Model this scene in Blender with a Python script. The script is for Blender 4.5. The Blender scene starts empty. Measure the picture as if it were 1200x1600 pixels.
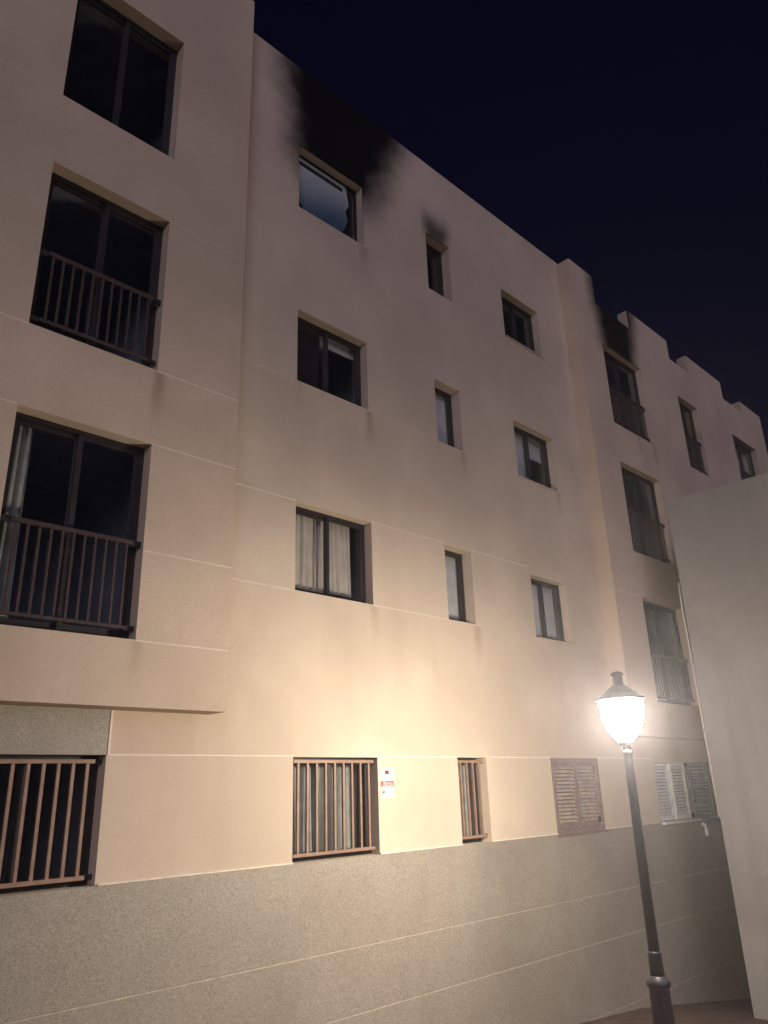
import bpy, bmesh, math, random
from mathutils import Matrix, Vector
random.seed(7)
SC = bpy.context.scene
COL = SC.collection

# ------------------------------------------------------------------ camera
# world: X runs along the facade, Y points into it, Z up; the eye is at the origin
F_PX, YAW, PITCH, ROLL = 1179.88, 0.777412, 0.351218, 0.032590
def rot(y, p, r):
    a = Matrix(((math.cos(y), math.sin(y), 0), (-math.sin(y), math.cos(y), 0), (0, 0, 1)))
    b = Matrix(((1, 0, 0), (0, math.cos(p), -math.sin(p)), (0, math.sin(p), math.cos(p))))
    c = Matrix(((math.cos(r), 0, math.sin(r)), (0, 1, 0), (-math.sin(r), 0, math.cos(r))))
    return a @ b @ c
m = rot(YAW, PITCH, ROLL)
right, fwd, up = m.col[0], m.col[1], m.col[2]
cam = bpy.data.cameras.new('camera')
cam.sensor_fit = 'VERTICAL'; cam.sensor_height = 24.0; cam.lens = F_PX / 1600 * 24.0
cam.clip_start = 0.05; cam.clip_end = 2000
camo = bpy.data.objects.new('camera', cam); COL.objects.link(camo)
camo.matrix_world = Matrix((right, up, -fwd)).transposed().to_4x4()
SC.camera = camo
SC.render.resolution_x, SC.render.resolution_y = 768, 1024

# ------------------------------------------------------------------ night sky, added fill sun, exposure
world = bpy.data.worlds.new('World'); SC.world = world; world.use_nodes = True
wn = world.node_tree.nodes; wl = world.node_tree.links
bgn = wn['Background']
sky = wn.new('ShaderNodeTexSky'); sky.sky_type = 'NISHITA'; sky.sun_disc = False
sky.sun_elevation = math.radians(-2.6); sky.sun_rotation = math.radians(215)
sky.air_density = 1.0; sky.dust_density = 0.4; sky.ozone_density = 5.0
wl.new(sky.outputs[0], bgn.inputs[0]); bgn.inputs[1].default_value = 0.10

fill_sun = bpy.data.lights.new('fill_light', 'SUN'); fill_sun.energy = 0.82; fill_sun.angle = math.radians(40)  # added soft fill on the facade, standing in for ambient street light
fill_sun.color = (0.90, 0.79, 1.0)
fill_suno = bpy.data.objects.new('fill_light', fill_sun); COL.objects.link(fill_suno)
fill_suno.rotation_euler = Vector((0.55, 0.80, -0.28)).to_track_quat('-Z', 'Y').to_euler()

SC.view_settings.view_transform = 'Standard'; SC.view_settings.look = 'None'
SC.view_settings.exposure = 0.12; SC.view_settings.gamma = 1.0; SC.view_settings.use_curve_mapping = False
SC.render.engine = 'CYCLES'
SC.cycles.max_bounces = 6; SC.cycles.diffuse_bounces = 4; SC.cycles.glossy_bounces = 3; SC.cycles.transparent_max_bounces = 10

# ------------------------------------------------------------------ material helpers
class NT:
    def __init__(s, name):
        s.m = bpy.data.materials.new(name); s.m.use_nodes = True
        s.t = s.m.node_tree; s.n = s.t.nodes; s.l = s.t.links
        s.b = s.n.get('Principled BSDF'); s.out = s.n.get('Material Output')
    def node(s, kind, **kw):
        n = s.n.new(kind)
        for k, v in kw.items(): setattr(n, k, v)
        return n
    def put(s, sock, v):
        if isinstance(v, bpy.types.NodeSocket): s.l.new(v, sock)
        else: sock.default_value = v
    def math(s, op, a, b=0.0, c=0.0, clamp=False):
        n = s.node('ShaderNodeMath', operation=op); n.use_clamp = clamp
        s.put(n.inputs[0], a); s.put(n.inputs[1], b); s.put(n.inputs[2], c)
        return n.outputs[0]
    def smooth(s, v, lo, hi):
        n = s.node('ShaderNodeMapRange', interpolation_type='SMOOTHSTEP')
        s.put(n.inputs[0], v); s.put(n.inputs[1], lo); s.put(n.inputs[2], hi)
        return n.outputs[0]
    def noise(s, scale, detail=4, rough=0.55, vec=None):
        n = s.node('ShaderNodeTexNoise'); n.inputs['Scale'].default_value = scale
        n.inputs['Detail'].default_value = detail; n.inputs['Roughness'].default_value = rough
        s.put(n.inputs['Vector'], vec if vec else s.coord())
        return n.outputs[0]
    def coord(s):
        if not hasattr(s, 'tc'): s.tc = s.node('ShaderNodeNewGeometry').outputs['Position']
        return s.tc
    def stretch(s, v):
        n = s.node('ShaderNodeMapping'); n.inputs['Scale'].default_value = v
        s.l.new(s.coord(), n.inputs[0]); return n.outputs[0]
    def mix(s, f, a, b, mode='MIX'):
        n = s.node('ShaderNodeMix', data_type='RGBA', blend_type=mode)
        s.put(n.inputs[0], f)
        for i, v in ((6, a), (7, b)):
            s.put(n.inputs[i], v if isinstance(v, bpy.types.NodeSocket) else (*v, 1.0))
        return n.outputs[2]
    def bump(s, h, strength, dist=0.01):
        n = s.node('ShaderNodeBump'); n.inputs['Strength'].default_value = strength
        n.inputs['Distance'].default_value = dist
        s.l.new(h, n.inputs['Height']); s.l.new(n.outputs[0], s.b.inputs['Normal'])
    def base(s, v): s.put(s.b.inputs['Base Color'], v if isinstance(v, bpy.types.NodeSocket) else (*v, 1.0))

def plaster(name, col, soots=(), drips=(), patches=(), stained=False, yface=0.0):
    t = NT(name); t.b.inputs['Roughness'].default_value = 0.92
    t.b.inputs['Specular IOR Level'].default_value = 0.08
    sep = t.node('ShaderNodeSeparateXYZ'); t.l.new(t.coord(), sep.inputs[0])
    X, Z = sep.outputs[0], sep.outputs[2]
    big = t.noise(0.55, 3); mid = t.noise(3.0, 3); streak = t.noise(1.0, 3, 0.6, t.stretch((2.2, 2.2, 0.16)))
    fine = t.noise(90, 2, 0.7)
    dark = tuple(c * 0.88 for c in col); lite = tuple(min(1, c * 1.08) for c in col)
    c = t.mix(t.smooth(big, 0.35, 0.68), dark, lite)
    c = t.mix(t.math('MULTIPLY', t.smooth(streak, 0.48, 0.75), 0.20), c, (col[0]*0.72, col[1]*0.68, col[2]*0.62))
    c = t.mix(t.math('MULTIPLY', t.smooth(mid, 0.5, 0.8), 0.20), c, (col[0]*0.80, col[1]*0.76, col[2]*0.70))
    c = t.mix(t.math('MULTIPLY', t.smooth(fine, 0.35, 0.75), 0.34), c, tuple(q*0.62 for q in col))
    c = t.mix(t.math('MULTIPLY', t.smooth(t.noise(26, 2, 0.6), 0.45, 0.72), 0.16), c, tuple(q*0.70 for q in col))
    if stained:                                          # water runs and blotches down a weathered wall
        run = t.noise(1.0, 4, 0.65, t.stretch((3.0, 3.0, 0.10)))
        c = t.mix(t.math('MULTIPLY', t.smooth(run, 0.50, 0.72), 0.22), c, (col[0]*0.62, col[1]*0.60, col[2]*0.56))
        c = t.mix(t.math('MULTIPLY', t.smooth(t.noise(1.7, 5, 0.65), 0.52, 0.70), 0.28), c, (col[0]*1.18, col[1]*1.15, col[2]*1.1))
    for (x0, x1, z0, z1, f, pc) in patches:              # repainted areas
        a = t.math('MULTIPLY', t.smooth(X, x0 - .012, x0 + .012), t.math('SUBTRACT', 1.0, t.smooth(X, x1 - .012, x1 + .012)))
        b = t.math('MULTIPLY', t.smooth(Z, z0 - .012, z0 + .012), t.math('SUBTRACT', 1.0, t.smooth(Z, z1 - .012, z1 + .012)))
        c = t.mix(t.math('MULTIPLY', t.math('MULTIPLY', a, b), f), c, pc)
    for (x, z, w, h, f) in drips:                        # rusty runs below sill corners
        dx = t.math('ABSOLUTE', t.math('SUBTRACT', t.math('ADD', X, t.math('MULTIPLY', t.math('SUBTRACT', mid, .5), .10)), x))
        a = t.math('SUBTRACT', 1.0, t.smooth(dx, 0.0, w))
        b = t.math('MULTIPLY', t.smooth(Z, z - h, z), t.math('LESS_THAN', Z, z))
        c = t.mix(t.math('MULTIPLY', t.math('MULTIPLY', a, b), f), c, (0.20, 0.115, 0.06))
    if soots:
        wob = t.math('SUBTRACT', t.noise(1.6, 4, 0.62), 0.5)
        rough_wob = t.math('SUBTRACT', t.noise(6.0, 3, 0.65), 0.5)
    for (cx, cs, z0, hw, ws, za, zb, zc, zd, edge, f) in soots:
        dz = t.math('SUBTRACT', Z, z0)
        cen = t.math('MULTIPLY_ADD', dz, cs, cx)
        half = t.math('MULTIPLY_ADD', dz, ws, hw)
        d = t.math('SUBTRACT', half, t.math('ABSOLUTE', t.math('SUBTRACT', X, cen)))
        d = t.math('MULTIPLY_ADD', wob, edge * 0.9, d)
        d = t.math('MULTIPLY_ADD', rough_wob, edge * 0.25, d)
        k = t.smooth(d, -edge * 0.5, edge)
        zz = t.math('MULTIPLY_ADD', wob, 0.25, Z)
        k = t.math('MULTIPLY', k, t.smooth(zz, za, zb))
        if zc is not None: k = t.math('MULTIPLY', k, t.math('SUBTRACT', 1.0, t.smooth(zz, zc, zd)))
        k = t.math('MULTIPLY', k, t.math('LESS_THAN', sep.outputs[1], yface + .02))
        c = t.mix(t.math('MULTIPLY', k, f), c, (0.004, 0.004, 0.005))
    t.base(c)
    t.bump(fine, 0.28, 0.006)
    return t.m

def simple(name, col, rough=0.5, metal=0.0, var=0.25, scale=14, bump=0.0, spec=0.4):
    t = NT(name); t.b.inputs['Roughness'].default_value = rough; t.b.inputs['Metallic'].default_value = metal
    t.b.inputs['Specular IOR Level'].default_value = spec
    n = t.noise(scale, 3)
    t.base(t.mix(t.smooth(n, 0.3, 0.7), tuple(c * (1 - var) for c in col), tuple(min(1, c * (1 + var * .6)) for c in col)))
    if bump: t.bump(t.noise(scale * 6, 3), bump, 0.004)
    return t.m

WALL = (0.61, 0.515, 0.395)
M = {}
M['main'] = plaster('cream_render', WALL, yface=7.0,
    soots=[(6.10, 0.15, 9.1, 1.05, 0.30, 8.0, 9.1, None, 0, 0.62, 0.997),
           (8.40, 0.05, 9.1, 0.34, 0.15, 8.85, 9.12, 9.25, 9.75, 0.22, 0.80)],
    drips=[(6.66, 5.08, .13, .75, .45), (6.66, 2.23, .12, .6, .25), (8.72, 5.05, .12, .7, .3), (8.75, 2.22, .14, .7, .35),
           (11.4, 5.0, .12, .6, .3), (5.4, 5.08, .1, .4, .15), (6.64, 7.95, .16, .6, .35)],
    patches=[(3.2, 4.12, .38, .80, .30, (.46, .34, .23)), (3.2, 3.98, -.72, .36, .16, (.50, .38, .27))])
M['bay'] = plaster('beige_render', (0.61, 0.50, 0.375), yface=6.68,
    soots=[(14.05, 0.06, 8.9, 0.84, 0.16, 8.50, 9.0, None, 0, 0.5, 0.995)],
    drips=[(3.27, 4.25, .12, .7, .5), (3.26, 1.37, .12, .5, .25), (15.06, 6.98, .14, .8, .4), (14.4, 6.98, .05, .6, .45), (15.08, 4.2, .12, .6, .3)])
M['grey'] = plaster('grey_render', (0.34, 0.325, 0.30), stained=True)
M['strip'] = simple('joint_profile', (0.74, 0.66, 0.55), 0.7, var=0.12)
M['mortar'] = simple('pale_mortar', (0.50, 0.44, 0.34), 0.8, var=0.2)
M['brown'] = simple('brown_aluminium', (0.030, 0.024, 0.027), 0.45, 0.0, 0.2, 9)
M['bars'] = simple('dark_brown_railing_paint', (0.065, 0.044, 0.040), 0.5, 0.0, 0.3, 22)
M['grillebars'] = simple('brown_painted_steel', (0.29, 0.185, 0.13), 0.5, 0.0, 0.16, 9)
M['black'] = simple('black_iron', (0.030, 0.031, 0.036), 0.45, 0.0, 0.3, 20, 0.1)
M['char'] = simple('charred_metal', (0.018, 0.016, 0.016), 0.9, 0.0, 0.5, 16, 0.3)
M['curtain'] = simple('pale_curtain_cloth', (0.60, 0.55, 0.47), 0.9, 0.0, 0.10, 6, 0.2)
M['dull_curtain'] = simple('grey_green_curtain_cloth', (0.42, 0.44, 0.41), 0.9, 0.0, 0.15, 6, 0.2)
M['blind'] = simple('roller_blind_cloth', (0.60, 0.62, 0.62), 0.85, 0.0, 0.10, 8)
M['shutterbrown'] = simple('taupe_shutter_paint', (0.22, 0.155, 0.14), 0.55, 0.0, 0.2, 12)
M['slatbrown'] = simple('faded_slat_paint', (0.40, 0.32, 0.26), 0.55, 0.0, 0.25, 12)
M['shuttergrey'] = simple('pale_shutter_paint', (0.70, 0.71, 0.69), 0.4, 0.0, 0.15, 12)
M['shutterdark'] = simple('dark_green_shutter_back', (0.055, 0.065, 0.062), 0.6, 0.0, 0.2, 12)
M['sill'] = simple('white_stone_sill', (0.78, 0.76, 0.72), 0.6, 0.0, 0.12, 12)
M['room'] = simple('room_paint', (0.30, 0.33, 0.42), 0.9, 0.0, 0.2, 2)
M['burntroom'] = simple('smoke_stained_room_paint', (0.42, 0.50, 0.54), 0.95, 0.0, 0.35, 1.2)
def painted_room_light():
    t = NT('glass_painted_as_lit_ceiling'); t.b.inputs['Roughness'].default_value = 0.35
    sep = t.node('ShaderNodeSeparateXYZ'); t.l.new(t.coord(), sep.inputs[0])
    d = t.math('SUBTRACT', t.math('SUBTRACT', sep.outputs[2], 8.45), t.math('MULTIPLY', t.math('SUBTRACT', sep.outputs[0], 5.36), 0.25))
    d = t.math('MULTIPLY_ADD', t.math('SUBTRACT', t.noise(2.2, 3), 0.5), 0.16, d)      # painted light: lit ceiling pale up left, unlit room dark below
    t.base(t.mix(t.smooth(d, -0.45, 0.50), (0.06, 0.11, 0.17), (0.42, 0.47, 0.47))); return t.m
M['painted_room_light'] = painted_room_light()
M['white'] = simple('white_plastic', (0.86, 0.86, 0.84), 0.4, 0.0, 0.04, 12)
M['red'] = simple('red_print', (0.55, 0.055, 0.03), 0.5, 0.0, 0.05)
M['darkred'] = simple('dark_red_print', (0.20, 0.03, 0.04), 0.5, 0.0, 0.05)
M['greyprint'] = simple('grey_print', (0.55, 0.50, 0.48), 0.5, 0.0, 0.05)
M['blackprint'] = simple('black_print', (0.05, 0.05, 0.06), 0.5, 0.0, 0.05)
M['cable'] = simple('pale_cable_sheath', (0.70, 0.66, 0.58), 0.6, 0.0, 0.1)
M['roof'] = simple('roof_felt', (0.12, 0.115, 0.11), 0.95, 0.0, 0.2, 4)

def terrazzo():
    t = NT('speckled_grey_stone'); t.b.inputs['Roughness'].default_value = 0.6
    v = t.node('ShaderNodeTexVoronoi'); v.inputs['Scale'].default_value = 75; t.l.new(t.coord(), v.inputs['Vector'])
    v2 = t.node('ShaderNodeTexVoronoi'); v2.inputs['Scale'].default_value = 170; t.l.new(t.coord(), v2.inputs['Vector'])
    s1 = t.node('ShaderNodeSeparateColor'); t.l.new(v.outputs['Color'], s1.inputs[0])
    s2 = t.node('ShaderNodeSeparateColor'); t.l.new(v2.outputs['Color'], s2.inputs[0])
    c = t.mix(t.smooth(s1.outputs[0], 0.15, 0.9), (0.29, 0.26, 0.205), (0.35, 0.315, 0.25))
    c = t.mix(t.smooth(s2.outputs[1], 0.80, 0.86), c, (0.42, 0.385, 0.31))
    c = t.mix(t.smooth(s2.outputs[2], 0.84, 0.90), c, (0.20, 0.175, 0.14))
    big = t.noise(0.8, 5)
    c = t.mix(t.math('MULTIPLY', t.smooth(big, 0.4, 0.75), 0.30), c, (0.14, 0.125, 0.10))
    c = t.mix(t.math('MULTIPLY', t.smooth(t.noise(1.0, 4, .6, t.stretch((1.8, 1.8, .25))), 0.52, 0.78), 0.30), c, (0.36, 0.34, 0.31))
    t.base(c); t.bump(s2.outputs[0], 0.15, 0.003)
    return t.m
M['stone'] = terrazzo()

def glass():
    t = NT('window_glass'); t.n.remove(t.b)
    tr = t.node('ShaderNodeBsdfTransparent'); tr.inputs[0].default_value = (0.93, 0.935, 0.93, 1)
    gl = t.node('ShaderNodeBsdfGlossy'); gl.inputs['Roughness'].default_value = 0.03
    lw = t.node('ShaderNodeLayerWeight'); lw.inputs[0].default_value = 0.5
    fac = t.math('MULTIPLY_ADD', t.math('POWER', lw.outputs['Facing'], 4.0), 0.75, 0.05)
    mx = t.node('ShaderNodeMixShader')
    t.l.new(fac, mx.inputs[0]); t.l.new(tr.outputs[0], mx.inputs[1]); t.l.new(gl.outputs[0], mx.inputs[2])
    t.l.new(mx.outputs[0], t.out.inputs[0]); return t.m
M['glass'] = glass()

def lampglass():
    t = NT('lit_opal_lamp_globe'); t.base((0.9, 0.9, 0.88))
    t.b.inputs['Emission Color'].default_value = (1.0, 0.865, 0.72, 1); t.b.inputs['Emission Strength'].default_value = 500
    return t.m
M['lamp'] = lampglass()

def paving():
    t = NT('reddish_paving'); t.b.inputs['Roughness'].default_value = 0.8
    br = t.node('ShaderNodeTexBrick'); br.inputs['Scale'].default_value = 1.0
    br.inputs['Brick Width'].default_value = 0.22; br.inputs['Row Height'].default_value = 0.11
    br.inputs['Mortar Size'].default_value = 0.006; br.inputs['Bias'].default_value = -0.1
    br.inputs['Color1'].default_value = (0.13, 0.082, 0.062, 1); br.inputs['Color2'].default_value = (0.19, 0.125, 0.10, 1)
    br.inputs['Mortar'].default_value = (0.10, 0.085, 0.07, 1)
    t.l.new(t.coord(), br.inputs['Vector'])
    c = t.mix(t.math('MULTIPLY', t.smooth(t.noise(2.5, 6), 0.42, 0.7), 0.5), br.outputs['Color'], (0.10, 0.075, 0.06))
    t.base(c); t.bump(t.math('SUBTRACT', t.noise(40, 3), br.outputs['Fac']), 0.5, 0.006)
    return t.m
M['paving'] = paving()

# ------------------------------------------------------------------ mesh helpers
def link(name, bm, mat, parent=None, smooth=False):
    me = bpy.data.meshes.new(name); bmesh.ops.recalc_face_normals(bm, faces=bm.faces) if len(bm.faces) else None
    bm.to_mesh(me); bm.free(); me.materials.append(M[mat])
    if smooth:
        for p in me.polygons: p.use_smooth = True
    o = bpy.data.objects.new(name, me); COL.objects.link(o); o.parent = parent
    return o
def again(o, name, parent, loc):
    c = o.copy(); c.name = name; COL.objects.link(c); c.parent = parent; c.location = loc; return c
def tag(o, label, cat, group=None):
    o['label'] = label; o['category'] = cat
    if group: o['group'] = group
    return o
def empty(name, loc=(0, 0, 0)):
    o = bpy.data.objects.new(name, None); COL.objects.link(o); o.location = loc; o.empty_display_size = .2; return o
def box(bm, x0, x1, y0, y1, z0, z1, bev=0.0):
    v = [bm.verts.new(p) for p in ((x0,y0,z0),(x1,y0,z0),(x1,y1,z0),(x0,y1,z0),(x0,y0,z1),(x1,y0,z1),(x1,y1,z1),(x0,y1,z1))]
    fs = [bm.faces.new([v[i] for i in q]) for q in ((0,3,2,1),(4,5,6,7),(0,1,5,4),(1,2,6,5),(2,3,7,6),(3,0,4,7))]
    if bev:
        es = {e for f in fs for e in f.edges}
        bmesh.ops.bevel(bm, geom=list(es), offset=bev, segments=1, affect='EDGES')
    return v
def boxo(name, mat, parent, *a, bev=0.0):
    bm = bmesh.new(); box(bm, *a, bev=bev); return link(name, bm, mat, parent)
def lathe(bm, prof, n=40, cx=0, cy=0):
    rings = []
    for r, z in prof:
        rings.append([bm.verts.new((cx + r*math.cos(2*math.pi*i/n), cy + r*math.sin(2*math.pi*i/n), z)) for i in range(n)])
    for a, b in zip(rings, rings[1:]):
        for i in range(n): bm.faces.new((a[i], a[(i+1) % n], b[(i+1) % n], b[i]))
    bm.faces.new(rings[0][::-1]); bm.faces.new(rings[-1])
def tube(bm, pts, r, n=8):
    rings = []
    for i, p in enumerate(pts):
        p = Vector(p); d = (Vector(pts[min(i+1, len(pts)-1)]) - Vector(pts[max(i-1, 0)])).normalized()
        a = d.orthogonal().normalized() if abs(d.z) < .9 else Vector((1, 0, 0)); a = (a - d * a.dot(d)).normalized(); b = d.cross(a)
        rings.append([bm.verts.new(p + a*r*math.cos(2*math.pi*k/n) + b*r*math.sin(2*math.pi*k/n)) for k in range(n)])
    for a, b in zip(rings, rings[1:]):
        for k in range(n): bm.faces.new((a[k], a[(k+1) % n], b[(k+1) % n], b[k]))
    bm.faces.new(rings[0][::-1]); bm.faces.new(rings[-1])
def pierced(bm, rects, holes, y0, y1):
    """wall slab from y0 to y1 made of the union of rects (x0,x1,z0,z1) minus holes"""
    xs = sorted({round(v, 4) for r in rects + holes for v in r[:2]}); zs = sorted({round(v, 4) for r in rects + holes for v in r[2:]})
    inside = lambda x, z, L: any(a < x < b and c < z < d for a, b, c, d in L)
    nx, nz = len(xs)-1, len(zs)-1
    fill = [[inside((xs[i]+xs[i+1])/2, (zs[k]+zs[k+1])/2, rects) and not inside((xs[i]+xs[i+1])/2, (zs[k]+zs[k+1])/2, holes) for k in range(nz)] for i in range(nx)]
    V = {}
    def v(i, k, y):
        if (i, k, y) not in V: V[(i, k, y)] = bm.verts.new((xs[i], y, zs[k]))
        return V[(i, k, y)]
    g = lambda i, k: 0 <= i < nx and 0 <= k < nz and fill[i][k]
    for i in range(nx):
        for k in range(nz):
            if not fill[i][k]: continue
            bm.faces.new((v(i,k,y0), v(i+1,k,y0), v(i+1,k+1,y0), v(i,k+1,y0)))
            bm.faces.new((v(i,k,y1), v(i,k+1,y1), v(i+1,k+1,y1), v(i+1,k,y1)))
            if not g(i-1,k): bm.faces.new((v(i,k,y0), v(i,k+1,y0), v(i,k+1,y1), v(i,k,y1)))
            if not g(i+1,k): bm.faces.new((v(i+1,k,y0), v(i+1,k,y1), v(i+1,k+1,y1), v(i+1,k+1,y0)))
            if not g(i,k-1): bm.faces.new((v(i,k,y0), v(i,k,y1), v(i+1,k,y1), v(i+1,k,y0)))
            if not g(i,k+1): bm.faces.new((v(i,k+1,y0), v(i+1,k+1,y0), v(i+1,k+1,y1), v(i,k+1,y1)))

# ------------------------------------------------------------------ ground: street falling away to the right
GP = ((-14.0, .10), (0.0, -1.55), (10.3, -3.14), (11.5, -3.17), (14.56, -3.61), (30.0, -5.9))
def GZ(x):
    x = max(-14.0, min(30.0, x))
    for (a, za), (b, zb) in zip(GP, GP[1:]):
        if x <= b: return za + (zb - za) * (x - a) / (b - a)
bm = bmesh.new()
xs = [-120, -60, -14] + [-12 + 2*i for i in range(21)] + [30, 60, 120]; ys = [-120, -60, -20, -10, -4, 0, 4, 8, 14, 60, 120]
g = [[bm.verts.new((x, y, GZ(x))) for y in ys] for x in xs]
for i in range(len(xs)-1):
    for j in range(len(ys)-1): bm.faces.new((g[i][j], g[i+1][j], g[i+1][j+1], g[i][j+1]))
street = link('street', bm, 'paving'); street['kind'] = 'structure'

# ------------------------------------------------------------------ the apartment building
YM, YB, T = 7.0, 6.68, 0.25          # main wall face, bay face, wall thickness
B = empty('apartment_building', (0, 0, 0))
tag(B, 'four storey cream apartment block with soot above a burnt top floor window', 'building')

A = [(5.36, 6.64, z0, z1) for z0, z1 in ((7.97, 9.14), (5.10, 6.21), (2.255, 3.39), (-.715, .36))]
Bc = [(8.12, 8.73, z0, z1) for z0, z1 in ((7.92, 9.08), (5.07, 6.17), (2.25, 3.375), (-.715, .365))]
C = [(10.22, 11.40, 7.90, 8.95), (10.20, 11.42, 5.04, 6.13), (10.25, 11.29, 2.23, 3.27), (10.29, 11.62, -.715, .365)]
L4 = (1.90, 3.215, -.715, .37)
R4 = (13.53, 15.36, -.70, .30)
Lb = [(1.90, 3.24, 7.17, 9.10), (1.91, 3.245, 4.275, 6.25), (1.92, 3.25, 1.385, 3.405)]
Rb = [(13.36, 15.03, 7.00, 8.92), (13.36, 15.03, 4.20, 6.12), (13.42, 15.08, 1.33, 3.29)]
S = [(16.86, 17.92, z0, z1) for z0, z1 in ((6.98, 8.89), (4.2, 6.1))]
Tt = [(20.08, 21.70, z0, z1) for z0, z1 in ((6.98, 8.86), (4.2, 6.1))]

bm = bmesh.new()
pierced(bm, [(4.1, 12.55, -6.5, 10.70), (-5.0, 22.6, -6.5, .90)], A + Bc + C + [L4, R4], YM, YM + T)
link('main_wall', bm, 'main', B)
bm = bmesh.new()
pierced(bm, [(-5.0, 4.27, .77, 10.10), (3.24, 4.27, .77, 10.82), (-.6, 1.9, .77, 10.82)], Lb, YB, YB + T)
box(bm, 4.02, 4.2695, YB + T - .01, YM + .12, .7702, 10.8195)
box(bm, -5.0, 4.0, YB + T - .01, YM + T, .7704, .90)
link('bay_wall', bm, 'bay', B)
bm = bmesh.new()
pierced(bm, [(12.4, 22.7, .72, 9.90), (12.4, 13.32, .72, 10.62), (14.82, 16.78, .72, 10.42), (17.84, 19.95, .72, 10.42), (21.22, 22.7, .72, 10.26)],
        Rb + S + Tt, YB, YB + T)
box(bm, 12.4005, 12.65, YB + T - .01, YM + .12, .7202, 10.6195)
box(bm, 12.66, 22.69, YB + T - .01, YM + T, .7204, .90)
box(bm, 22.45, 22.6995, YB + T - .01, 12, -6, 10.20)
link('bay_wall', bm, 'bay', B)
boxo('roof', 'roof', B, 4.0, 22.44, YM + T + .01, 12, 9.45, 9.62)
boxo('roof', 'roof', B, -5, 3.99, YB + T + .01, 12, 9.45, 9.62)

# ground floor stone cladding round the left window, and the plinth courses
bm = bmesh.new()
pierced(bm, [(-5.0, 3.215, -.715, .765)], [L4], YM - .016, YM + .01)
link('stone_cladding', bm, 'stone', B)
boxo('trim_strip', 'strip', B, 3.2155, 3.236, YM - .022, YM + .01, .372, .766)
for z0, z1 in ((-1.605, -.7155), (-2.230, -1.617), (-3.127, -2.242), (-6.4, -3.139)):
    boxo('plinth_course', 'stone', B, -5.0, 22.6, YM - .018, YM + .012, z0, z1, bev=.003)
for z in (-1.611, -2.236, -3.133):
    boxo('mortar_joint', 'mortar', B, -5.0, 22.6, YM - .013, YM + .01, z - .008, z + .008)
for x0, x1 in ((3.237, 5.36), (6.64, 8.12), (8.73, 10.29), (11.62, 13.52)):
    boxo('trim_strip', 'strip', B, x0, x1, YM - .020, YM + .01, -.7148, -.702)

# slim joint profiles in the render
def strip(x0, x1, z, y, w=.006):
    boxo('joint_strip', 'strip', B, x0, x1, y - .003, y + .01, z - w, z + w)
for x0, x1 in ((3.24, 5.36), (6.64, 8.12), (8.73, 10.28), (11.63, 13.5)): strip(x0, x1, .372, YM)
for x0, x1 in ((4.3, 5.36), (6.64, 8.12)): strip(x0, x1, 2.248, YM)
for x0, x1 in ((4.3, 5.36), (6.64, 8.12), (8.73, 10.24)): strip(x0, x1, 3.398, YM)
for x0, x1 in ((4.3, 5.36), (6.64, 8.12)): strip(x0, x1, 5.092, YM, .004)
for x0, x1 in ((3.25, 4.265), (-5, 1.91)):
    for z in (1.378, 2.262, 3.41, 4.268): strip(x0, x1, z, YB)
strip(3.24, 4.265, 6.26, YB, .003); strip(-5, 1.9, 7.163, YB, .003)
for x0, x1 in ((12.42, 13.36), (15.04, 16.85)):
    for z in (3.30, 6.13): strip(x0, x1, z, YB, .005)

# ------------------------------------------------------------------ windows
def frame_bm(x0, x1, z0, z1, y0, y1, w, wb=None):
    bm = bmesh.new(); pierced(bm, [(x0, x1, z0, z1)], [(x0 + w, x1 - w, z0 + (wb or w), z1 - w)], y0, y1); return bm
def pane(parent, x0, x1, z0, z1, y):
    return boxo('pane', 'glass', parent, x0, x1, y, y + .006, z0, z1)
def window(r, yw, depth, sashes=2, mat='brown', glazed=True, fw=.034, sw=.042):
    x0, x1, z0, z1 = r; e = .002; y = yw + depth
    w = link('window', frame_bm(x0 + e, x1 - e, z0 + e, z1 - e, y, y + .085, fw), mat, B)
    xi0, xi1, zi0, zi1 = x0 + fw, x1 - fw, z0 + fw, z1 - fw
    if sashes == 1: spans = [(xi0, xi1, y + .018)]
    else:
        mid = (xi0 + xi1) / 2; spans = [(xi0, mid + .02, y + .045), (mid - .02, xi1, y + .010)]
    for a, b, ys in spans:
        link('sash', frame_bm(a + .001, b - .001, zi0 + .001, zi1 - .001, ys, ys + .030, sw, sw * 1.2), mat, w)
        if glazed: pane(w, a + sw - .004, b - sw + .004, zi0 + sw * 1.2 - .004, zi1 - sw + .004, ys + .012)
    return w
def room(r, yw, mat='room', d=2.8, floor=None):
    x0, x1, z0, z1 = r; x0 -= .42; x1 += .42; zt = z1 + .22; zb = floor if floor is not None else z1 - 2.25
    if zb > z0 - .02: zb = z0 - .03
    ya, yb = yw + T - .012, yw + T + d
    bm = bmesh.new()
    v = [bm.verts.new(p) for p in ((x0,ya,zb),(x1,ya,zb),(x1,yb,zb),(x0,yb,zb),(x0,ya,zt),(x1,ya,zt),(x1,yb,zt),(x0,yb,zt))]
    for q in ((0,3,2,1),(4,5,6,7),(1,2,6,5),(2,3,7,6),(3,0,4,7)): bm.faces.new([v[i] for i in q])
    me = bpy.data.meshes.new('room_interior'); bm.to_mesh(me); bm.free(); me.materials.append(M[mat])
    o = bpy.data.objects.new('room_interior', me); COL.objects.link(o); o.parent = B; return o

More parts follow.
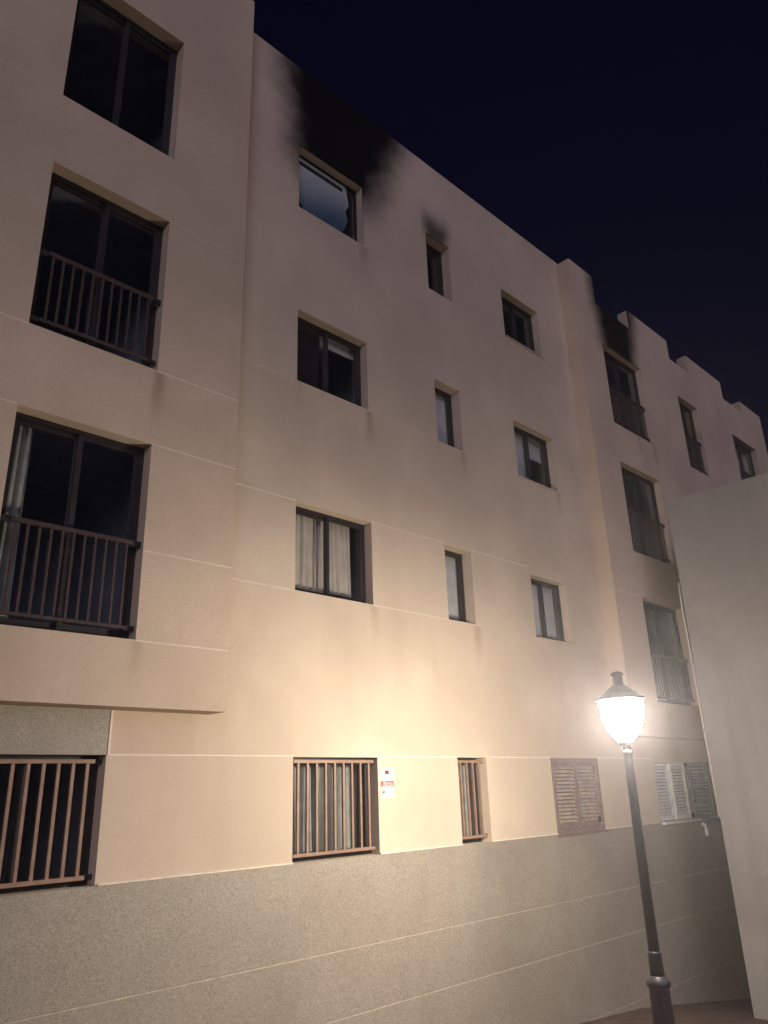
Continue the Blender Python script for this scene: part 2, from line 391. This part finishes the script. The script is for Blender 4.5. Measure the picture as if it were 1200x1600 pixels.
# burnt window: charred frame left hanging in the opening, shards painted as lit room
x0, x1, z0, z1 = A[0]
w = link('window', frame_bm(x0 + .002, x1 - .002, z0 + .002, z1 - .002, YM + .15, YM + .20, .026), 'char', B)
w['label'] = 'charred empty window frame'
bm = bmesh.new(); box(bm, x0 + .04, x1 - .30, YM + .15, YM + .19, z1 - .17, z1 - .12); link('broken_rail', bm, 'char', w)
bm = bmesh.new(); box(bm, x1 - .13, x1 - .10, YM + .15, YM + .19, z0 + .05, z1 - .08); link('broken_stile', bm, 'char', w)
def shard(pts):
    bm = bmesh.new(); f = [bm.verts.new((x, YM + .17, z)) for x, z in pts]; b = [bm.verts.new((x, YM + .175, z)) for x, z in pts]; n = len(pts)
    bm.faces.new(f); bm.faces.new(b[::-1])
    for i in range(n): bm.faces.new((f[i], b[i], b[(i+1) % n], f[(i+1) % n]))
    link('glass_shard', bm, 'painted_room_light', w)
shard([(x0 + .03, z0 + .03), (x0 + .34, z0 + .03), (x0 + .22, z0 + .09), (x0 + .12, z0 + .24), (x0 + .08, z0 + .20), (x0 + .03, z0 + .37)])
shard([(x0 + .035, z0 + .40), (x0 + .15, z0 + .27), (x0 + .30, z0 + .12), (x0 + .60, z0 + .07), (x0 + .74, z0 + .13), (x0 + .86, z0 + .10), (x0 + 1.02, z0 + .26), (x0 + 1.10, z0 + .48), (x0 + 1.06, z0 + .66), (x0 + 1.13, z0 + .80), (x0 + 1.07, z1 - .035), (x0 + .035, z1 - .035)])  # large pane added to carry the painted ceiling light
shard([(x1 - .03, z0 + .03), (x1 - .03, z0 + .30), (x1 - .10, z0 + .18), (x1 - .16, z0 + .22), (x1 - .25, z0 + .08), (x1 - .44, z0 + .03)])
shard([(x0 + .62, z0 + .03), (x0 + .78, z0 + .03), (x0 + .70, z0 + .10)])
for r in A[1:]: window(r, YM, .14)
for r in Bc: window(r, YM, .18, 1)
for r in C[:3]: window(r, YM, .14)
for r in (L4,): window(r, YM, .15)
window(Lb[0], YB, .17, mat='black', fw=.040, sw=.050)
for r in Lb[1:]: window(r, YB, .15, fw=.040, sw=.050)
for r in Rb + S[:1] + Tt[:1]: window(r, YB, .14, fw=.040, sw=.050)
for r in (S[1], Tt[1]): window(r, YB, .14, fw=.04)
window(R4, YM, .16)
room(A[0], YM, 'burntroom')
for r in A[1:] + Bc + C[:3] + [L4, R4]: room(r, YM)
for r in Lb + Rb + S + Tt: room(r, YB)
# pale painted strip standing in for a reflection on the window over the lamp, blind box slat on the middle window
xr = Rb[2]
boxo('reflection_strip', 'sill', B, xr[0] + .20, xr[0] + .225, YB + .128, YB + .139, 2.35, 3.12)
# thin stone sills
for r, y in [(q, YM) for q in C[:3]]:
    boxo('window_sill', 'bay', B, r[0] + .003, r[1] + .05, y - .022, y + .12, r[2] - .024, r[2] - .002)

# ------------------------------------------------------------------ railings and grilles
def railing(r, yw, ztop, n=11, zbot=None):
    x0, x1, z0, z1 = r; y = yw + .045; e = .10; zbot = zbot or z0 + .11
    bm = bmesh.new()
    box(bm, x0 + e, x1 - e, y - .022, y + .022, ztop - .022, ztop + .022, .004)
    o = link('railing', bm, 'bars', B)
    boxo('bottom_rail', 'bars', o, x0 + e, x1 - e, y - .016, y + .016, zbot - .016, zbot + .016, bev=.003)
    step = (x1 - x0 - 2*e - .10) / (n - 1); bm = bmesh.new()
    box(bm, -.011, .011, y - .011, y + .011, zbot + .016, ztop - .022); b0 = link('baluster', bm, 'bars', o)
    b0.location.x = x0 + e + .05
    for i in range(1, n): again(b0, 'baluster', o, (x0 + e + .05 + i*step, 0, 0))
    for za, h in ((ztop, .03), (zbot, .024)):
        for xa, xb in ((x0 - .004, x0 + e), (x1 - e, x1 + .004)): boxo('bracket', 'black', o, xa, xb, y + .006, y + .034, za - h, za + h)
    return o
railing(Lb[1], YB, 5.16); railing(Lb[2], YB, 2.33)
railing(Rb[0], YB, 7.87, 15); railing(Rb[1], YB, 5.08, 15); railing(Rb[2], YB, 2.22, 15)
railing(S[0], YB, 7.87, 9); railing(Tt[0], YB, 7.87, 14)

def grille(r, yw, bars, zt, zb, xr1, bracket=True):
    x0, x1, z0, z1 = r; y = yw + .045
    bm = bmesh.new()
    box(bm, x0 + .03, xr1, y - .018, y + .018, zt - .018, zt + .018, .003)
    o = link('window_grille', bm, 'grillebars', B)
    boxo('bottom_rail', 'grillebars', o, x0 + .03, xr1, y - .018, y + .018, zb - .018, zb + .018, bev=.003)
    bm = bmesh.new(); box(bm, -.014, .014, y - .014, y + .014, zb + .018, zt - .018); b0 = link('bar', bm, 'grillebars', o)
    b0.location.x = bars[0]
    for q in bars[1:]: again(b0, 'bar', o, (q, 0, 0))
    for za in (zt, zb):
        boxo('bracket', 'black', o, xr1 - .05, x1 + .004, y + .022, y + .055, za - .022, za + .022)
        boxo('bracket', 'black', o, x0 - .004, x0 + .08, y + .022, y + .055, za - .022, za + .022)
grille(A[3], YM, [5.46 + i*.1328 for i in range(9)], .315, -.645, 6.60)
grille(Bc[3], YM, [8.215, 8.345, 8.475, 8.60], .315, -.635, 8.68)
grille(L4, YM, [2.03 + i*.1295 for i in range(9)], .315, -.645, 3.13)

# ------------------------------------------------------------------ louvred shutters
def leaf(x0, x1, z0, z1, y, mat, n, name='shutter', tilt=.72, smat=None):
    bm = frame_bm(x0, x1, z0, z1, y, y + .04, .055, .08)
    o = link(name, bm, mat, B)
    a, b, c, d = x0 + .055, x1 - .055, z0 + .08, z1 - .055
    h = (d - c) / n; bm = bmesh.new()
    co, si = math.cos(tilt), math.sin(tilt); L, t = h * .44, .004
    v = []
    for xx in (a - .004, b + .004):
        for u, q in ((-L, -t), (L, -t), (L, t), (-L, t)): v.append(bm.verts.new((xx, -(u*si*-1) * 1.0 + q*co + y + .02, u*co + q*si)))
    for q in ((0,1,2,3),(7,6,5,4),(0,4,5,1),(1,5,6,2),(2,6,7,3),(3,7,4,0)): bm.faces.new([v[i] for i in q])
    s0 = link('slat', bm, smat or mat, o); s0.location.z = c + h/2
    for i in range(1, n): again(s0, 'slat', o, (0, 0, c + h*(i + .5)))
    return o
x0, x1, z0, z1 = C[3]
o = link('shutter_frame', frame_bm(x0 + .001, x1 - .001, z0 + .001, z1 - .001, YM - .012, YM + .10, .055), 'shutterbrown', B)
mid = (x0 + x1) / 2 + .01
leaf(x0 + .058, mid - .002, z0 + .058, z1 - .058, YM + .015, 'shutterbrown', 15, smat='slatbrown')
leaf(mid + .002, x1 - .058, z0 + .058, z1 - .058, YM + .015, 'shutterbrown', 15, smat='slatbrown')
boxo('shutter_catch', 'black', B, x1 - .13, x1 - .09, YM - .012, YM + .014, z0 + .12, z0 + .20)
boxo('window_sill', 'shutterbrown', B, x0 - .04, x1 + .05, YM - .045, YM + .05, z0 - .032, z0 - .003)
boxo('room_interior', 'room', B, x0 - .1, x1 + .1, YM + T - .01, YM + T + .05, z0 - .1, z1 + .1)
x0, x1, z0, z1 = R4
leaf(x0 + .02, 14.17, z0 + .01, z1 - .01, YM + .05, 'shuttergrey', 15)
leaf(14.175, 14.76, z0 + .01, z1 - .01, YM + .02, 'shuttergrey', 15)
# a leaf swung open outward and one folded flat on the wall beyond it
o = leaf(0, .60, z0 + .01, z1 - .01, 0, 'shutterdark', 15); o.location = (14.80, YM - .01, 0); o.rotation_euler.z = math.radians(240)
leaf(15.46, 16.04, z0 - .02, z1 - .04, YM - .06, 'shuttergrey', 15)
boxo('shutter_catch', 'black', B, 15.44, 15.52, YM - .10, YM - .062, -.50, -.44)
boxo('window_sill', 'sill', B, x0 - .03, x1 + .03, YM - .09, YM + .12, z0 - .045, z0 - .004, bev=.004)
bm = bmesh.new(); tube(bm, [(15.05, YM + .0, -.80), (15.05, YM - .075, -.83), (15.055, YM - .085, -.88), (15.06, YM - .085, -1.02)], .034, 12)
link('drain_spout', bm, 'sill', B, True)

# ------------------------------------------------------------------ curtains and blinds
def curtain(x0, x1, z0, z1, y, mat, label, folds=7, amp=.028, sweep=0.0, seed=1, group=None):
    rnd = random.Random(seed); bm = bmesh.new(); nu, nv = folds * 8, 16
    ph = [rnd.uniform(0, 6.28) for _ in range(4)]
    rows = []
    for j in range(nv + 1):
        t = j / nv; row = []
        for i in range(nu + 1):
            s = i / nu
            width = (x1 - x0) * (1 - sweep * (1 - t) ** 1.5 * (1 if True else 0))
            x = x0 + s * width + .012 * math.sin(3 * s * 6.28 + ph[0] + 2*t)
            yy = y + amp * (math.sin(s * folds * 6.283 + ph[1] + .8 * math.sin(2.2*t + ph[2])) + .5 * math.sin(s * folds * 2.7 + ph[3] + 2*t))
            row.append(bm.verts.new((x, yy, z0 + (z1 - z0) * t)))
        rows.append(row)
    for j in range(nv):
        for i in range(nu): bm.faces.new((rows[j][i], rows[j][i+1], rows[j+1][i+1], rows[j+1][i]))
    o = link('curtain', bm, mat, None, True); tag(o, label, 'curtain', group or 'curtains behind the windows'); return o
curtain(5.26, 5.90, 2.20, 3.42, YM + .31, 'curtain', 'pale pleated curtain in left half of the first floor window above the grille', 6, .017, 0, 3)
curtain(5.91, 6.50, 2.20, 3.42, YM + .31, 'curtain', 'pale slightly askew curtain in right half of the first floor window above the grille', 6, .017, -.06, 5)
curtain(5.32, 6.60, -.80, .45, YM + .36, 'dull_curtain', 'grey green curtain behind the barred window beside the alarm sign', 11, .04, 0, 8)
curtain(8.22, 9.02, -.80, .45, YM + .36, 'dull_curtain', 'grey curtain behind the narrow barred ground floor window', 5, .03, 0, 11)
curtain(1.94, 2.22, 1.42, 3.38, YM + .05, 'dull_curtain', 'narrow grey curtain at left edge of the balcony window lowest on the left bay', 3, .03, 0, 9)
curtain(20.9, 21.95, 7.0, 8.85, YB + .31, 'curtain', 'pale curtain in the farthest top floor window above the low grey building', 6, .03, 0, 14)
curtain(17.28, 17.75, 7.9, 8.85, YB + .36, 'dull_curtain', 'short grey curtain in the narrow top floor window of the far bay', 4, .03, 0, 15)
def blind(x0, x1, z0, z1, y, label, mat='blind'):
    bm = bmesh.new(); box(bm, x0, x1, y, y + .006, z0 + .02, z1); box(bm, x0, x1, y - .008, y + .014, z0, z0 + .0199)
    o = link('roller_blind', bm, mat); tag(o, label, 'blind', 'blinds behind the windows'); return o
blind(8.14, 8.70, 5.10, 6.20, YM + .29, 'grey blind pulled down in the narrow second floor window')
blind(8.14, 8.70, 2.27, 3.40, YM + .29, 'grey blind pulled down in the narrow first floor window above the narrow grille')
blind(10.24, 10.86, 5.06, 6.16, YM + .28, 'grey blind pulled down in left half of the second floor window nearest the right bay')
blind(10.90, 11.40, 5.70, 6.16, YM + .28, 'grey blind half lowered in right half of the second floor window nearest the right bay')
blind(10.27, 11.27, 2.25, 3.30, YM + .28, 'grey blind pulled down in the first floor window to the left above the street lamp')
blind(5.40, 5.96, 5.12, 6.24, YM + .28, 'dark brown blind pulled down in left half of the second floor window', 'brown')
blind(6.0, 6.62, 6.03, 6.24, YM + .28, 'pale blind rolled up at top of the right half of the second floor window', 'sill')
blind(13.40, 14.1, 5.15, 6.15, YB + .28, 'dark blind in left half of the balcony window in middle of the right bay', 'bars')

# ------------------------------------------------------------------ alarm sign
sg = empty('alarm_sign', (6.79, YM, .065)); tag(sg, 'small white and red alarm sign on the wall beside the barred window', 'sign')
def sgbox(name, mat, x0, x1, z0, z1, d=.006):
    boxo(name, mat, sg, x0, x1, -d, -d + .002 if d > .006 else 0, z0, z1)
sgbox('panel', 'white', -.105, .105, -.165, .165)
sgbox('red_band', 'red', -.1045, .1045, -.045, .022, .008)
sgbox('emblem', 'darkred', -.036, .030, .100, .146, .008)
def text(body, size, x, z, mat, name, d=.0105, shear=0.0):
    cu = bpy.data.curves.new(name, 'FONT'); cu.body = body; cu.size = size; cu.align_x = 'CENTER'; cu.align_y = 'CENTER'; cu.extrude = .0006; cu.shear = shear; cu.resolution_u = 2
    tmp = bpy.data.objects.new('tmp', cu); COL.objects.link(tmp)
    dg = bpy.context.evaluated_depsgraph_get(); me = bpy.data.meshes.new_from_object(tmp.evaluated_get(dg))
    bpy.data.objects.remove(tmp); me.materials.clear(); me.materials.append(M[mat]); me.name = name
    o = bpy.data.objects.new(name, me); COL.objects.link(o); o.parent = sg; o.location = (x, -d, z); o.rotation_euler.x = math.radians(90); return o
text('Alarma', .058, 0, -.004, 'white', 'lettering', shear=.15)
for i, (a, b) in enumerate(((-.09, -.035), (-.028, .01), (.017, .06), (.066, .09))): sgbox('small_print', 'white', a, b, -.038, -.029, .0095)
for a, b, z in ((-.05, -.02, .066), (-.015, .012, .070), (.018, .045, .076)): sgbox('small_print', 'greyprint', a, b, z, z + .012, .008)
for k, x in enumerate((-.068, .004, .070)):      # three pictograms: camera, person, keyhole
    mt = 'blackprint' if k == 0 else 'greyprint'
    if k == 0: sgbox('pictogram', mt, x - .016, x + .022, -.112, -.090, .008); sgbox('pictogram', mt, x - .026, x - .010, -.128, -.1125, .008)
    elif k == 1: sgbox('pictogram', mt, x - .012, x + .012, -.128, -.104, .008); sgbox('pictogram', mt, x - .006, x + .006, -.1035, -.090, .008)
    else: sgbox('pictogram', mt, x - .012, x + .012, -.108, -.090, .008); sgbox('pictogram', mt, x - .004, x + .004, -.128, -.1085, .008)

# ------------------------------------------------------------------ low grey building across the lane
LB = empty('low_building', (13.2, 5.8, GZ(13.2))); tag(LB, 'plain low grey rendered building at the right edge in front of the far bay', 'building')
h = 4.92 - GZ(13.2)
bm = bmesh.new()
box(bm, 0, .25, -14, 0, -3, h); box(bm, .2502, 10.75, -.25, 0, -3, h - .0002); box(bm, 10.7502, 11, -14, 0, -3, h); box(bm, .2502, 10.75, -14, -13.75, -3, h - .0002)
link('wall', bm, 'grey', LB)
boxo('roof', 'roof', LB, .26, 10.74, -13.74, -.26, h - .6, h - .45)
bm = bmesh.new()
pts = [(13.165, 5.815, 3.35), (13.165, 5.83, 2.9), (13.172, 5.82, 2.4), (13.165, 5.815, 1.82), (13.17, 5.81, 1.0), (13.172, 5.805, .16), (13.175, 5.80, -.6)]
tube(bm, pts, .011, 8)
cb = link('wall_cable', bm, 'cable', None, True); tag(cb, 'thin pale cable running down the corner of the low grey building', 'cable')
bm = bmesh.new(); tube(bm, [(13.165, 5.79, 1.84), (13.165, 5.83, 1.84)], .024, 10); link('cable_clip', bm, 'cable', cb)

# ------------------------------------------------------------------ street lamp
SF = 0.88; lx, ly = 7.90 * SF, 4.37 * SF; gz = GZ(lx)
SL = empty('street_lamp', (lx, ly, gz)); tag(SL, 'lit black iron street lamp with a bell shaped globe on a slim post', 'street lamp')
def turned(name, prof, mat, n=40, smooth=True):
    bm = bmesh.new(); lathe(bm, [(r * SF, z * SF - gz) for r, z in prof], n)
    o = link(name, bm, mat, SL, smooth)
    return o
g0 = gz / SF
turned('base', [(.17, g0 - .15), (.17, g0 + .05), (.14, g0 + .09), (.112, g0 + .12), (.108, g0 + .40), (.098, -1.93), (.104, -1.925), (.118, -1.905), (.118, -1.875), (.106, -1.855), (.085, -1.835), (.072, -1.82)], 'black')
turned('sleeve', [(.069, -1.825), (.066, -1.63), (.064, -1.615), (.052, -1.605)], 'black')
turned('post', [(.055, -1.62), (.046, .25), (.046, .27), (.058, .28), (.058, .305), (.044, .315), (.044, .36), (.075, .375), (.085, .40), (.07, .412)], 'black')
turned('globe', [(.072, .408), (.105, .44), (.155, .50), (.200, .58), (.222, .66), (.228, .74), (.228, .842)], 'lamp')
turned('lantern_cap', [(.228, .8425), (.262, .846), (.268, .855), (.258, .866), (.215, .893), (.165, .935), (.120, .975), (.088, .995), (.070, 1.01), (.058, 1.03), (.054, 1.105), (.058, 1.112), (.074, 1.118), (.076, 1.135), (.062, 1.150), (.030, 1.162), (.006, 1.166)], 'black')

# ------------------------------------------------------------------ thin mist added to give the lamp its halo
hm = bpy.data.materials.new('halo_mist'); hm.use_nodes = True
hn = hm.node_tree.nodes; hn.remove(hn['Principled BSDF'])
pv = hn.new('ShaderNodeVolumePrincipled'); pv.inputs['Color'].default_value = (0.85, 0.86, 0.92, 1)
pv.inputs['Density'].default_value = 0.0042; pv.inputs['Anisotropy'].default_value = 0.78
hm.node_tree.links.new(pv.outputs[0], hn['Material Output'].inputs['Volume'])
M['mist'] = hm
hz = boxo('haze', 'mist', None, -121, 121, -121, 121, -7.6, 11.6); hz['kind'] = 'stuff'
hz['label'] = 'thin mist added for the glow round the street lamp'
